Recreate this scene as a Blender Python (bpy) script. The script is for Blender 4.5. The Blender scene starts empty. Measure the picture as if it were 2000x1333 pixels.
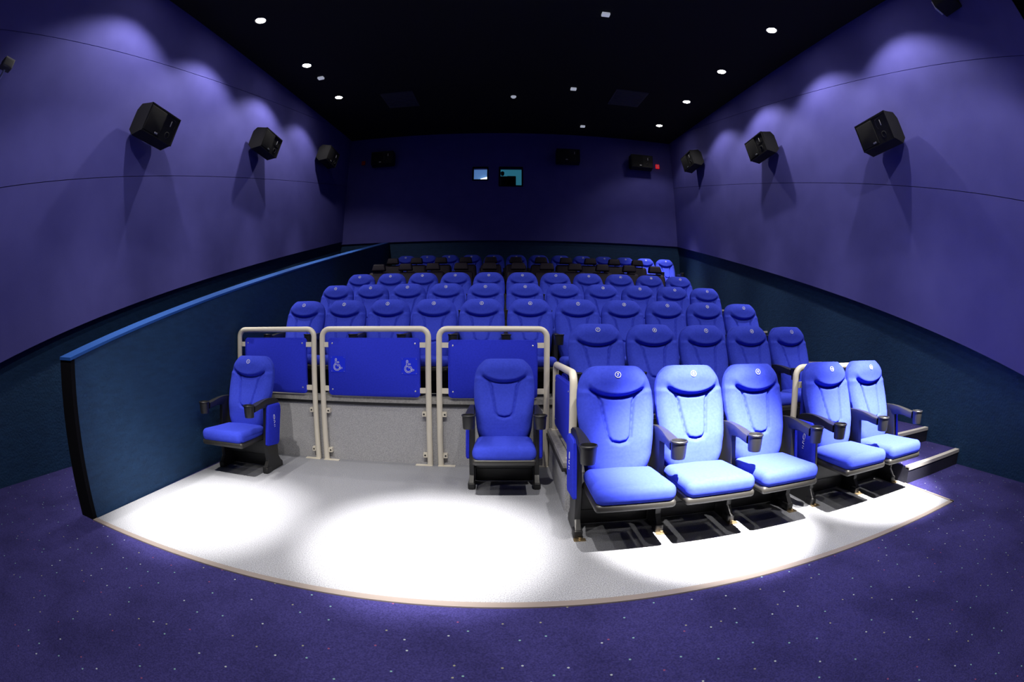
import bpy, math
from mathutils import Vector, Matrix

S = bpy.context.scene
COL = S.collection
PI = math.pi

# ------------------------------------------------------------------ materials
def new_mat(name):
    m = bpy.data.materials.new(name)
    m.use_nodes = True
    nt = m.node_tree
    b = nt.nodes["Principled BSDF"]
    return m, nt, b

def mat(name, col, rough=0.6, metal=0.0, spec=0.4, emit=None, estr=0.0, bump=0.0, bscale=200.0, sheen=0.0):
    m, nt, b = new_mat(name)
    b.inputs["Base Color"].default_value = (*col, 1)
    b.inputs["Roughness"].default_value = rough
    b.inputs["Metallic"].default_value = metal
    b.inputs["Specular IOR Level"].default_value = spec
    if sheen:
        b.inputs["Sheen Weight"].default_value = sheen
        b.inputs["Sheen Roughness"].default_value = 0.5
    if emit:
        b.inputs["Emission Color"].default_value = (*emit, 1)
        b.inputs["Emission Strength"].default_value = estr
    if bump:
        tc = nt.nodes.new("ShaderNodeTexCoord")
        n = nt.nodes.new("ShaderNodeTexNoise")
        n.inputs["Scale"].default_value = bscale
        n.inputs["Detail"].default_value = 3
        bp = nt.nodes.new("ShaderNodeBump")
        bp.inputs["Strength"].default_value = bump
        bp.inputs["Distance"].default_value = 0.01
        nt.links.new(tc.outputs["Object"], n.inputs["Vector"])
        nt.links.new(n.outputs["Fac"], bp.inputs["Height"])
        nt.links.new(bp.outputs["Normal"], b.inputs["Normal"])
    return m

def speckle_mat(name, dark, light, scale, rough=0.7, spec=0.3, lo=0.35, hi=0.65, bump=0.0):
    m, nt, b = new_mat(name)
    tc = nt.nodes.new("ShaderNodeTexCoord")
    n = nt.nodes.new("ShaderNodeTexNoise")
    n.inputs["Scale"].default_value = scale
    n.inputs["Detail"].default_value = 4
    n.inputs["Roughness"].default_value = 0.7
    r = nt.nodes.new("ShaderNodeValToRGB")
    r.color_ramp.elements[0].position = lo
    r.color_ramp.elements[0].color = (*dark, 1)
    r.color_ramp.elements[1].position = hi
    r.color_ramp.elements[1].color = (*light, 1)
    nt.links.new(tc.outputs["Object"], n.inputs["Vector"])
    nt.links.new(n.outputs["Fac"], r.inputs["Fac"])
    nt.links.new(r.outputs["Color"], b.inputs["Base Color"])
    b.inputs["Roughness"].default_value = rough
    b.inputs["Specular IOR Level"].default_value = spec
    if bump:
        bp = nt.nodes.new("ShaderNodeBump")
        bp.inputs["Strength"].default_value = bump
        bp.inputs["Distance"].default_value = 0.004
        nt.links.new(n.outputs["Fac"], bp.inputs["Height"])
        nt.links.new(bp.outputs["Normal"], b.inputs["Normal"])
    return m

def carpet_mat():
    m, nt, b = new_mat("carpet_blue_fleck")
    L = nt.links.new
    tc = nt.nodes.new("ShaderNodeTexCoord")
    n = nt.nodes.new("ShaderNodeTexNoise")
    n.inputs["Scale"].default_value = 130; n.inputs["Detail"].default_value = 3
    r = nt.nodes.new("ShaderNodeValToRGB")
    r.color_ramp.elements[0].position = 0.35; r.color_ramp.elements[0].color = (0.020, 0.0175, 0.085, 1)
    r.color_ramp.elements[1].position = 0.7; r.color_ramp.elements[1].color = (0.039, 0.034, 0.152, 1)
    L(tc.outputs["Object"], n.inputs["Vector"]); L(n.outputs["Fac"], r.inputs["Fac"])
    # worn patches
    n2 = nt.nodes.new("ShaderNodeTexNoise")
    n2.inputs["Scale"].default_value = 2.2; n2.inputs["Detail"].default_value = 4
    L(tc.outputs["Object"], n2.inputs["Vector"])
    r2 = nt.nodes.new("ShaderNodeValToRGB")
    r2.color_ramp.elements[0].position = 0.36; r2.color_ramp.elements[0].color = (0.72, 0.72, 0.74, 1)
    r2.color_ramp.elements[1].position = 0.55; r2.color_ramp.elements[1].color = (1, 1, 1, 1)
    L(n2.outputs["Fac"], r2.inputs["Fac"])
    mul = nt.nodes.new("ShaderNodeMix"); mul.data_type = 'RGBA'; mul.blend_type = 'MULTIPLY'
    mul.inputs[0].default_value = 1
    L(r.outputs["Color"], mul.inputs[6]); L(r2.outputs["Color"], mul.inputs[7])
    # flecks
    v = nt.nodes.new("ShaderNodeTexVoronoi"); v.voronoi_dimensions = '2D'
    v.inputs["Scale"].default_value = 6.2; v.inputs["Randomness"].default_value = 1.0
    L(tc.outputs["Object"], v.inputs["Vector"])
    lt = nt.nodes.new("ShaderNodeMath"); lt.operation = 'LESS_THAN'; lt.inputs[1].default_value = 0.031
    L(v.outputs["Distance"], lt.inputs[0])
    sep = nt.nodes.new("ShaderNodeSeparateColor")
    L(v.outputs["Color"], sep.inputs[0])
    rc = nt.nodes.new("ShaderNodeValToRGB"); rc.color_ramp.interpolation = 'CONSTANT'
    e = rc.color_ramp.elements
    e[0].position = 0.0; e[0].color = (0.15, 0.27, 0.30, 1)
    e[1].position = 0.42; e[1].color = (0.30, 0.34, 0.38, 1)
    x = e.new(0.62); x.color = (0.17, 0.05, 0.12, 1)
    x = e.new(0.80); x.color = (0.20, 0.20, 0.16, 1)
    L(sep.outputs[0], rc.inputs["Fac"])
    mx = nt.nodes.new("ShaderNodeMix"); mx.data_type = 'RGBA'
    L(lt.outputs[0], mx.inputs[0]); L(mul.outputs[2], mx.inputs[6]); L(rc.outputs["Color"], mx.inputs[7])
    L(mx.outputs[2], b.inputs["Base Color"])
    b.inputs["Roughness"].default_value = 0.95
    b.inputs["Specular IOR Level"].default_value = 0.1
    bp = nt.nodes.new("ShaderNodeBump"); bp.inputs["Strength"].default_value = 0.35; bp.inputs["Distance"].default_value = 0.004
    L(n.outputs["Fac"], bp.inputs["Height"]); L(bp.outputs["Normal"], b.inputs["Normal"])
    return m

def fabric_mat(name, c1, c2, scale=30, rough=0.85, spec=0.2, stretch=(1, 1, 1), bump=0.15, bscale=160, sheen=0.0):
    m, nt, b = new_mat(name)
    L = nt.links.new
    tc = nt.nodes.new("ShaderNodeTexCoord")
    mp = nt.nodes.new("ShaderNodeMapping"); mp.inputs["Scale"].default_value = stretch
    n = nt.nodes.new("ShaderNodeTexNoise"); n.inputs["Scale"].default_value = scale; n.inputs["Detail"].default_value = 4
    L(tc.outputs["Object"], mp.inputs["Vector"]); L(mp.outputs["Vector"], n.inputs["Vector"])
    r = nt.nodes.new("ShaderNodeValToRGB")
    r.color_ramp.elements[0].position = 0.3; r.color_ramp.elements[0].color = (*c1, 1)
    r.color_ramp.elements[1].position = 0.7; r.color_ramp.elements[1].color = (*c2, 1)
    L(n.outputs["Fac"], r.inputs["Fac"]); L(r.outputs["Color"], b.inputs["Base Color"])
    n2 = nt.nodes.new("ShaderNodeTexNoise"); n2.inputs["Scale"].default_value = bscale; n2.inputs["Detail"].default_value = 2
    L(tc.outputs["Object"], n2.inputs["Vector"])
    bp = nt.nodes.new("ShaderNodeBump"); bp.inputs["Strength"].default_value = bump; bp.inputs["Distance"].default_value = 0.004
    L(n2.outputs["Fac"], bp.inputs["Height"]); L(bp.outputs["Normal"], b.inputs["Normal"])
    b.inputs["Roughness"].default_value = rough
    b.inputs["Specular IOR Level"].default_value = spec
    if sheen:
        b.inputs["Sheen Weight"].default_value = sheen
        b.inputs["Sheen Roughness"].default_value = 0.4
    return m

M = {}
M['carpet'] = carpet_mat()
M['vinyl'] = speckle_mat("grey_speckled_vinyl", (0.12, 0.124, 0.150), (0.375, 0.385, 0.425), 170, rough=0.5, spec=0.3)
M['riser'] = speckle_mat("grey_speckled_riser", (0.27, 0.27, 0.30), (0.52, 0.52, 0.55), 140, rough=0.8, spec=0.2)
M['stair'] = speckle_mat("dark_stair_riser", (0.010, 0.010, 0.02), (0.02, 0.02, 0.035), 120, rough=0.6)
M['purple'] = fabric_mat("purple_wall_fabric", (0.067, 0.064, 0.275), (0.078, 0.075, 0.31), scale=3, bump=0.12, bscale=90)
M['teal'] = fabric_mat("teal_wall_fabric", (0.0056, 0.028, 0.080), (0.0085, 0.039, 0.108), scale=8, stretch=(1, 1, 4), bump=0.9, bscale=45, rough=0.75, spec=0.3)
M['cap'] = mat("blue_painted_cap", (0.012, 0.070, 0.29), rough=0.33, spec=0.7)
M['ceiling'] = mat("black_ceiling", (0.016, 0.0155, 0.014), rough=0.9, spec=0.1)
M['black'] = mat("black_void", (0.004, 0.004, 0.006), rough=0.9, spec=0.05)
M['seatfab'] = fabric_mat("blue_seat_fabric", (0.029, 0.048, 0.46), (0.036, 0.057, 0.53), scale=60, rough=0.9, spec=0.12, bump=0.12, bscale=420, sheen=0.0)
M['panelfab'] = fabric_mat("blue_panel_fabric", (0.019, 0.031, 0.52), (0.024, 0.037, 0.60), scale=60, rough=0.9, spec=0.12, bump=0.1, bscale=400)
M['plastic'] = mat("black_plastic", (0.012, 0.012, 0.0135), rough=0.42, spec=0.38, bump=0.05, bscale=600)
M['pan'] = mat("taupe_seat_pan", (0.018, 0.017, 0.016), rough=0.42, spec=0.4)
M['rail'] = mat("cream_painted_tube", (0.72, 0.67, 0.58), rough=0.4, spec=0.5)
M['white'] = mat("white_marking", (0.72, 0.74, 0.80), rough=0.6)
M['steel'] = mat("bright_screw", (0.8, 0.8, 0.85), rough=0.25, metal=0.6)
M['sign'] = mat("sign_blue", (0.012, 0.030, 0.80), rough=0.4)
M['trim'] = mat("beige_edge_strip", (0.19, 0.16, 0.15), rough=0.45, spec=0.4)
M['nosing'] = mat("pale_nosing", (0.40, 0.38, 0.37), rough=0.45, spec=0.4)
M['greyedge'] = speckle_mat("grey_metal_edge", (0.24, 0.235, 0.23), (0.36, 0.35, 0.35), 40, rough=0.45)
M['rubber'] = mat("black_rubber", (0.015, 0.015, 0.018), rough=0.5)
M['brass'] = mat("brass_bolt", (0.55, 0.42, 0.25), rough=0.3, metal=0.9)
M['speaker'] = mat("black_speaker_cabinet", (0.011, 0.011, 0.013), rough=0.7, spec=0.25, bump=0.1, bscale=300)
M['grille'] = mat("black_speaker_grille", (0.006, 0.006, 0.008), rough=0.8, spec=0.3, bump=0.3, bscale=700)
M['horn'] = mat("shiny_black_horn", (0.02, 0.02, 0.022), rough=0.18, spec=0.6)
M['silver'] = mat("silver_badge", (0.5, 0.5, 0.52), rough=0.3, metal=0.7)
M['leather'] = mat("black_leather", (0.012, 0.0085, 0.019), rough=0.55, spec=0.12, bump=0.12, bscale=120)
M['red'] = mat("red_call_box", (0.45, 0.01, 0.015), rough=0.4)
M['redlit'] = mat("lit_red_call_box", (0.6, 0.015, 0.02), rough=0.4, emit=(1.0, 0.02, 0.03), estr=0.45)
M['lamp'] = mat("lamp_lens", (0.9, 0.9, 0.85), emit=(1.0, 0.94, 0.82), estr=60)
M['lampring'] = mat("black_lamp_ring", (0.02, 0.02, 0.02), rough=0.5)
M['diffuser'] = mat("pale_diffuser", (0.55, 0.57, 0.65), rough=0.5, emit=(0.8, 0.85, 1.0), estr=0.35)
M['vent'] = mat("dark_grey_vent", (0.05, 0.05, 0.055), rough=0.6)
M['booth'] = mat("booth_lit_wall", (0.2, 0.35, 0.55), emit=(0.085, 0.20, 0.45), estr=0.75)  # light inside the booth is put in as this panel's own glow
M['booth2'] = mat("booth_teal_wall", (0.1, 0.3, 0.4), emit=(0.02, 0.13, 0.19), estr=0.85)  # own glow stands in for the booth lighting
M['boothlamp'] = mat("booth_white_light", (0.9, 0.95, 1), emit=(0.9, 0.97, 1.0), estr=2.0)
M['screen'] = mat("white_cinema_screen", (0.3, 0.3, 0.3), rough=0.9, spec=0.1)
gm, gnt, gb = new_mat("port_glass")
gb.inputs["Base Color"].default_value = (1, 1, 1, 1); gb.inputs["Roughness"].default_value = 0.02
gb.inputs["Transmission Weight"].default_value = 1.0; gb.inputs["IOR"].default_value = 1.05
M['glass'] = gm

# ------------------------------------------------------------------ mesh helpers
class MB:
    def __init__(self):
        self.v = []; self.f = []; self.mi = []
    def add(self, vs, fs, mi=0, mx=None):
        o = len(self.v)
        for p in vs:
            p = Vector(p)
            self.v.append(mx @ p if mx is not None else p)
        for f in fs:
            self.f.append(tuple(o + i for i in f)); self.mi.append(mi)
        return self
    def hexa(self, p, mi=0):
        """8 points: bottom ring 0-3, top ring 4-7"""
        return self.add(p, [(3, 2, 1, 0), (4, 5, 6, 7), (0, 1, 5, 4), (1, 2, 6, 5), (2, 3, 7, 6), (3, 0, 4, 7)], mi)
    def box(self, x0, x1, y0, y1, z0, z1, mi=0, mx=None):
        p = [(x0, y0, z0), (x1, y0, z0), (x1, y1, z0), (x0, y1, z0), (x0, y0, z1), (x1, y0, z1), (x1, y1, z1), (x0, y1, z1)]
        if mx is not None: p = [mx @ Vector(q) for q in p]
        return self.hexa(p, mi)
    def prism(self, pts, axis, a, b, mi=0, mx=None):
        """polygon pts (2D) extruded along axis from a to b; axis 0: (y,z), 1: (x,z), 2: (x,y)"""
        def P(q, t):
            return (t, q[0], q[1]) if axis == 0 else (q[0], t, q[1]) if axis == 1 else (q[0], q[1], t)
        n = len(pts)
        vs = [P(q, a) for q in pts] + [P(q, b) for q in pts]
        fs = [tuple(range(n)), tuple(range(2 * n - 1, n - 1, -1))]
        for i in range(n):
            j = (i + 1) % n
            fs.append((i, i + n, j + n, j))
        return self.add(vs, fs, mi, mx)
    def rbox(self, c, h, r, mi=0, mx=None, k=3, fn=None):
        """rounded box, centre c, half extents h, radius r"""
        al = [PI / 4 * i / k for i in range(k + 1)]
        def coords(hh):
            rr = min(r, hh)
            pos = [hh - rr + rr * math.tan(a) for a in al]
            return sorted(set([round(-x, 7) for x in pos] + [round(x, 7) for x in pos] + [0.0]))
        X = [coords(hh) for hh in h]
        vs = []; idx = {}
        def vert(p):
            key = tuple(round(t, 6) for t in p)
            if key in idx: return idx[key]
            q = []
            for t, hh in zip(p, h):
                rr = min(r, hh); q.append(max(-(hh - rr), min(hh - rr, t)))
            d = Vector([p[i] - q[i] for i in range(3)])
            rr = min(r, *h)
            if d.length > 1e-9: d = d.normalized() * rr
            w = Vector(q) + d
            if fn: w = fn(w)
            idx[key] = len(vs); vs.append(w + Vector(c)); return idx[key]
        fs = []
        for ax in range(3):
            b, cc = (ax + 1) % 3, (ax + 2) % 3
            for sgn in (-1, 1):
                for i in range(len(X[b]) - 1):
                    for j in range(len(X[cc]) - 1):
                        quad = []
                        for (ii, jj) in ((i, j), (i + 1, j), (i + 1, j + 1), (i, j + 1)):
                            p = [0, 0, 0]; p[ax] = sgn * h[ax]; p[b] = X[b][ii]; p[cc] = X[cc][jj]
                            quad.append(vert(p))
                        if sgn < 0: quad.reverse()
                        fs.append(tuple(quad))
        return self.add(vs, fs, mi, mx)
    def lathe(self, prof, n=20, c=(0, 0, 0), mi=0, mx=None, cap0=True, cap1=True):
        """profile of (radius, z)"""
        vs = []; fs = []
        for (r, z) in prof:
            for i in range(n):
                a = 2 * PI * i / n
                vs.append((c[0] + r * math.cos(a), c[1] + r * math.sin(a), c[2] + z))
        for k in range(len(prof) - 1):
            for i in range(n):
                j = (i + 1) % n
                fs.append((k * n + i, k * n + j, (k + 1) * n + j, (k + 1) * n + i))
        if cap0: fs.append(tuple(range(n - 1, -1, -1)))
        if cap1: fs.append(tuple((len(prof) - 1) * n + i for i in range(n)))
        return self.add(vs, fs, mi, mx)
    def tube(self, pts, r, n=12, mi=0, caps=True, closed=False, up=None):
        pts = [Vector(p) for p in pts]
        m = len(pts); vs = []; fs = []
        ref = Vector(up) if up else None
        prev = None
        for i, p in enumerate(pts):
            if closed:
                t = (pts[(i + 1) % m] - pts[i - 1]).normalized()
            else:
                t = (pts[min(i + 1, m - 1)] - pts[max(i - 1, 0)]).normalized()
            if prev is None:
                a = ref if ref else (Vector((0, 0, 1)) if abs(t.z) < 0.9 else Vector((1, 0, 0)))
                u = t.cross(a).normalized()
            else:
                u = (prev - t * prev.dot(t)).normalized()
            prev = u
            w = t.cross(u)
            for k in range(n):
                an = 2 * PI * k / n
                vs.append(p + (u * math.cos(an) + w * math.sin(an)) * r)
        rng = m if closed else m - 1
        for i in range(rng):
            i2 = (i + 1) % m
            for k in range(n):
                k2 = (k + 1) % n
                fs.append((i * n + k, i * n + k2, i2 * n + k2, i2 * n + k))
        if caps and not closed:
            fs.append(tuple(range(n - 1, -1, -1))); fs.append(tuple((m - 1) * n + k for k in range(n)))
        return self.add(vs, fs, mi)
    def build(self, name, mats, parent=None, smooth=True, angle=40):
        me = bpy.data.meshes.new(name)
        me.from_pydata([tuple(p) for p in self.v], [], self.f)
        if not isinstance(mats, (list, tuple)): mats = [mats]
        for m in mats: me.materials.append(m)
        me.polygons.foreach_set("material_index", self.mi)
        me.update()
        import bmesh
        bm = bmesh.new(); bm.from_mesh(me)
        bmesh.ops.recalc_face_normals(bm, faces=bm.faces)
        bm.to_mesh(me); bm.free()
        if smooth:
            me.polygons.foreach_set("use_smooth", [True] * len(me.polygons))
            me.set_sharp_from_angle(angle=math.radians(angle))
        o = bpy.data.objects.new(name, me)
        COL.objects.link(o)
        if parent: o.parent = parent
        return o

def tag(o, label, cat, group=None, kind=None):
    o['label'] = label; o['category'] = cat
    if group: o['group'] = group
    if kind: o['kind'] = kind
    return o

def struct(o, label, cat):
    return tag(o, label, cat, kind='structure')

def empty(name, loc, label, cat, group=None, rz=0.0):
    o = bpy.data.objects.new(name, None); COL.objects.link(o)
    o.location = loc; o.rotation_euler = (0, 0, rz)
    o.empty_display_size = 0.1
    return tag(o, label, cat, group)

_text = {}
def text_mesh(s, size, extrude=0.0008):
    """(vertices, faces) of a flat extruded text, centred, in its own x/y plane"""
    key = (s, size)
    if key in _text: return _text[key]
    cu = bpy.data.curves.new("t", 'FONT'); cu.body = s; cu.size = size; cu.extrude = extrude
    cu.align_x = 'CENTER'; cu.align_y = 'CENTER'; cu.resolution_u = 3; cu.offset = size * 0.02
    o = bpy.data.objects.new("t", cu); COL.objects.link(o)
    dg = bpy.context.evaluated_depsgraph_get()
    me = bpy.data.meshes.new_from_object(o.evaluated_get(dg))
    vs = [v.co.copy() for v in me.vertices]; fs = [tuple(p.vertices) for p in me.polygons]
    COL.objects.unlink(o); bpy.data.objects.remove(o); bpy.data.curves.remove(cu); bpy.data.meshes.remove(me)
    if vs:
        cx = (min(v.x for v in vs) + max(v.x for v in vs)) / 2; cy = (min(v.y for v in vs) + max(v.y for v in vs)) / 2
        vs = [Vector((v.x - cx, v.y - cy, v.z)) for v in vs]
    _text[key] = (vs, fs)
    return _text[key]

def smooth(a, b, x):
    t = max(0.0, min(1.0, (x - a) / (b - a))); return t * t * (3 - 2 * t)

# ------------------------------------------------------------------ camera (15.8 mm equisolid fisheye)
YAW, PITCH, ROLL, CAMH = -0.0189, -0.0109, -0.0032, 1.24
cam = bpy.data.cameras.new("camera")
cam.type = 'PANO'
cam.panorama_type = 'FISHEYE_EQUISOLID'
cam.sensor_width = 36.0
cam.sensor_fit = 'HORIZONTAL'
cam.fisheye_lens = 877.3 / 2000 * 36.0
cam.fisheye_fov = math.radians(200)
cam.clip_start = 0.01; cam.clip_end = 100
co = bpy.data.objects.new("camera", cam); COL.objects.link(co)
cR = (Matrix.Rotation(YAW, 3, 'Z') @ Matrix.Rotation(PITCH, 3, 'X') @ Matrix.Rotation(ROLL, 3, 'Y'))
m3 = Matrix((cR.col[0], cR.col[2], -cR.col[1])).transposed()
co.matrix_world = Matrix.Translation((0, 0, CAMH)) @ m3.to_4x4()
S.camera = co

# ------------------------------------------------------------------ room constants
XL, XR = -4.12, 4.45            # face of the purple upper panels
YB = 10.7                       # back wall
YF = -6.0                       # screen wall
SL = 0.2905                     # rake slope
def ceil_z(y): return 4.92 + 0.147 * y
def low_r(y): return 1.145 + 0.2865 * (y - 2.285)     # bottom edge of upper panels
def low_l(y): return 1.230 + 0.2868 * (y - 2.318)
OH = 0.055                      # overhang of upper panels over the teal wall

# floor
mb = MB(); mb.box(-4.3, 4.65, YF - 0.1, YB + 0.2, -0.12, -0.004)
struct(mb.build('floor', M['carpet'], smooth=False), 'dark blue flecked carpet floor in front of the seats', 'floor')
mb = MB(); mb.box(-2.80, 3.43, 1.80, 4.17, -0.05, 0.0)
struct(mb.build('floor_vinyl', M['vinyl'], smooth=False), 'grey speckled vinyl floor under the front row', 'floor')
mb = MB(); mb.box(-2.80, 3.43, 1.755, 1.80, -0.03, 0.004)
mb.box(3.41, 3.435, 1.755, 2.40, -0.03, 0.004)
struct(mb.build('trim_1', M['trim'], smooth=False), 'beige strip along the front edge of the grey floor', 'trim')

# ceiling
mb = MB()
z0, z1 = ceil_z(YF - 0.2), ceil_z(YB + 0.4)
mb.hexa([(-4.4, YF - 0.2, z0), (4.7, YF - 0.2, z0), (4.7, YB + 0.4, z1), (-4.4, YB + 0.4, z1),
         (-4.4, YF - 0.2, z0 + .15), (4.7, YF - 0.2, z0 + .15), (4.7, YB + 0.4, z1 + .15), (-4.4, YB + 0.4, z1 + .15)])
struct(mb.build('ceiling', M['ceiling'], smooth=False), 'black sloping ceiling of the auditorium', 'ceiling')

# side walls: purple upper panels in three courses with open joints, teal below
def strip(mbx, xa, xb, y0, y1, lo, hi, mi=0):
    mbx.hexa([(xa, y0, lo(y0)), (xb, y0, lo(y0)), (xb, y1, lo(y1)), (xa, y1, lo(y1)),
              (xa, y0, hi(y0)), (xb, y0, hi(y0)), (xb, y1, hi(y1)), (xa, y1, hi(y1))], mi)
def side_wall(side, X, low, s1, s2, yend):
    sg = 1 if X > 0 else -1
    g = 0.0035
    up = MB()
    xo = X + sg * OH
    xo2 = X + sg * 0.30
    strip(up, X, xo, yend, YB + .05, low, lambda y: s1(y) - g)
    top = lambda y: ceil_z(y) + .02
    yk = (s2(0) + g - top(0)) / (.147 - (s2(1) - s2(0)))      # where the upper joint runs into the ceiling
    strip(up, X, xo, yend, yk, lambda y: s1(y) + g, lambda y: s2(y) - g)
    strip(up, X, xo, yk, YB + .05, lambda y: s1(y) + g, top)
    strip(up, X, xo, yend, yk, lambda y: s2(y) + g, top)
    struct(up.build('wall_' + side, M['purple'], smooth=False), 'purple fabric upper wall panels with thin joints, %s side' % side, 'wall')
    lo = MB()
    strip(lo, xo, xo2, YF, YB + .05, lambda y: -.1, lambda y: max(low(y), 0.4) + .05)
    struct(lo.build('wall_%s_dado' % side, M['teal'], smooth=False), 'dark teal fabric lower wall, %s side' % side, 'wall')
    bk = MB()
    strip(bk, xo + sg * .002, xo2 - sg * .01, YF, YB + .05, lambda y: max(low(y), 0.4) + .051, lambda y: ceil_z(y) + .05)
    struct(bk.build('wall_%s_backing' % side, M['black'], smooth=False), 'black wall backing behind the purple panels, %s side' % side, 'wall')
side_wall('right', XR, low_r, lambda y: 3.284 + .2925 * (y - 4.237), lambda y: 4.613 + .2945 * (y - 3.715), 0.45)
side_wall('left', XL, low_l, lambda y: 2.97 + .2915 * (y - 3.184), lambda y: 4.391 + .2945 * (y - 2.869), -0.6)

# back wall with two projection ports (x0,x1,z0,z1)
P1 = (-0.772, -0.434, 5.158, 5.474)
P2 = (-0.107, 0.432, 4.996, 5.474)
mb = MB()
zb = 3.56
xs = [-4.4, P1[0], P1[1], P2[0], P2[1], 4.75]
T = 0.12
mb.box(xs[0], xs[1], YB, YB + T, zb, 6.9); mb.box(xs[2], xs[3], YB, YB + T, zb, 6.9); mb.box(xs[4], xs[5], YB, YB + T, zb, 6.9)
mb.box(xs[1], xs[2], YB, YB + T, zb, P1[2]); mb.box(xs[1], xs[2], YB, YB + T, P1[3], 6.9)
mb.box(xs[3], xs[4], YB, YB + T, zb, P2[2]); mb.box(xs[3], xs[4], YB, YB + T, P2[3], 6.9)
struct(mb.build('wall_back', M['purple'], smooth=False), 'dark purple back wall above the last row', 'wall')
mb = MB(); mb.box(-4.4, 4.75, YB + OH, YB + .3, 0, zb + .02)
struct(mb.build('wall_back_dado', M['teal'], smooth=False), 'dark teal lower back wall behind the last row', 'wall')
# projection booth behind the ports
mb = MB()
mb.box(-1.9, 1.9, YB + 1.0, YB + 1.05, 3.6, 6.6, 0)
struct(mb.build('wall_booth', M['black'], smooth=False), 'dark rear wall of the projection booth', 'wall')
def port(n, P, lab):
    x0, x1, z0, z1 = P
    f = MB(); w = .03
    for (a, b, c, d) in ((x0 - w, x1 + w, z1, z1 + w), (x0 - w, x1 + w, z0 - w, z0), (x0 - w, x0, z0, z1), (x1, x1 + w, z0, z1)):
        f.box(a, b, YB - .02, YB + .01, c, d)
    o = f.build('window_%d' % n, M['black'], smooth=False)
    struct(o, lab, 'window')
    g = MB(); g.box(x0, x1, YB + .05, YB + .058, z0, z1)
    g.build('pane', M['glass'], o, smooth=False)
port(1, P1, 'small square projection window glowing blue in the back wall')
port(2, P2, 'projection window showing a teal corner beside a dark projector')
mb = MB(); mb.box(-1.05, -.30, YB + .30, YB + .34, 4.95, 5.75)
struct(mb.build('wall_booth_blue', M['booth'], smooth=False), 'blue lit wall inside the square projection window', 'wall')
mb = MB(); mb.prism([(-.62, 5.19), (-.43, 5.19), (-.43, 5.312), (-.61, 5.258)], 1, YB + .22, YB + .26)
tag(mb.build('booth_lamp', M['boothlamp'], smooth=False), 'bright white light strip at the bottom of the square projection window', 'light')
mb = MB(); mb.box(-.10, .75, YB + .50, YB + .54, 4.7, 5.85)
struct(mb.build('wall_booth_teal', M['booth2'], smooth=False), 'teal lit booth wall seen through the wider projection window', 'wall')
pj = empty('projector', (0.08, YB + .30, 4.6), 'dark cinema projector standing in the wider projection window', 'projector')
mb = MB(); mb.rbox((0, .05, .40), (.20, .12, .34), .03); mb.rbox((.10, .02, .60), (.115, .09, .145), .02); mb.build('projector_body', M['rubber'], pj)
mb = MB(); mb.lathe([(.045, 0), (.05, .1), (.04, .12)], 16, mx=Matrix.Translation((-.13, -.08, .78)) @ Matrix.Rotation(PI / 2, 4, 'X')); mb.build('lens', M['horn'], pj)
mb = MB(); mb.box(-.1, .1, 0, .1, -.5, .1); mb.build('pedestal', M['rubber'], pj)

# screen wall behind the camera, with the cinema screen
mb = MB(); mb.box(-4.5, 4.8, YF - .15, YF, -.1, 5.0)
struct(mb.build('wall_front', M['black'], smooth=False), 'black screen wall facing the seats', 'wall')
mb = MB(); mb.box(-3.7, 4.0, YF + .08, YF + .1, -.004, 3.9)
tag(mb.build('cinema_screen', M['screen'], smooth=False), 'wide white cinema screen facing the rows of seats', 'screen')

# partition between entry ramp and seats
def part_top(y): return 1.102 + .2740 * (y - 1.77)
PA, PB = (-2.80, -2.965), (-2.86, -3.03)
def partx(y, k): 
    t = (y - 1.77) / (YB - 1.77); return PA[k] + (PB[k] - PA[k]) * min(1, t * 2.5)
mb = MB()
ys = [1.80, 4.0, 6.0, 8.0, YB + .05]
for a, b in zip(ys[:-1], ys[1:]):
    mb.hexa([(partx(a, 1), a, -.05), (partx(a, 0), a, -.05), (partx(b, 0), b, -.05), (partx(b, 1), b, -.05),
             (partx(a, 1), a, part_top(a) - .012), (partx(a, 0), a, part_top(a) - .012), (partx(b, 0), b, part_top(b) - .012), (partx(b, 1), b, part_top(b) - .012)])
pt = mb.build('wall_partition', M['teal'], smooth=False)
struct(pt, 'teal fabric half-height dividing wall rising beside the seats', 'wall')
mb = MB()
for a, b in zip([1.755] + ys[1:-1], ys[1:]):
    d = .006
    mb.hexa([(partx(a, 1) - d, a, part_top(a) - .012), (partx(a, 0) + d, a, part_top(a) - .012), (partx(b, 0) + d, b, part_top(b) - .012), (partx(b, 1) - d, b, part_top(b) - .012),
             (partx(a, 1) - d, a, part_top(a) + .008), (partx(a, 0) + d, a, part_top(a) + .008), (partx(b, 0) + d, b, part_top(b) + .008), (partx(b, 1) - d, b, part_top(b) + .008)])
struct(mb.build('trim_2', M['cap'], smooth=False), 'blue capping along the top of the dividing wall', 'trim')
mb = MB(); mb.box(-2.967, -2.798, 1.76, 1.80, -.02, 1.092)
struct(mb.build('trim_3', M['black'], smooth=False), 'black end board of the dividing wall', 'trim')
# entry ramp behind the partition
mb = MB()
mb.hexa([(-4.3, 2.9, -.1), (-3.02, 2.9, -.1), (-3.02, YB, -.1), (-4.3, YB, -.1), (-4.3, 2.9, 0), (-3.02, 2.9, 0), (-3.02, YB, 2.15), (-4.3, YB, 2.15)])
struct(mb.build('floor_ramp', M['carpet'], smooth=False), 'carpeted ramp between the dividing wall and the side wall', 'ramp')

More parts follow.
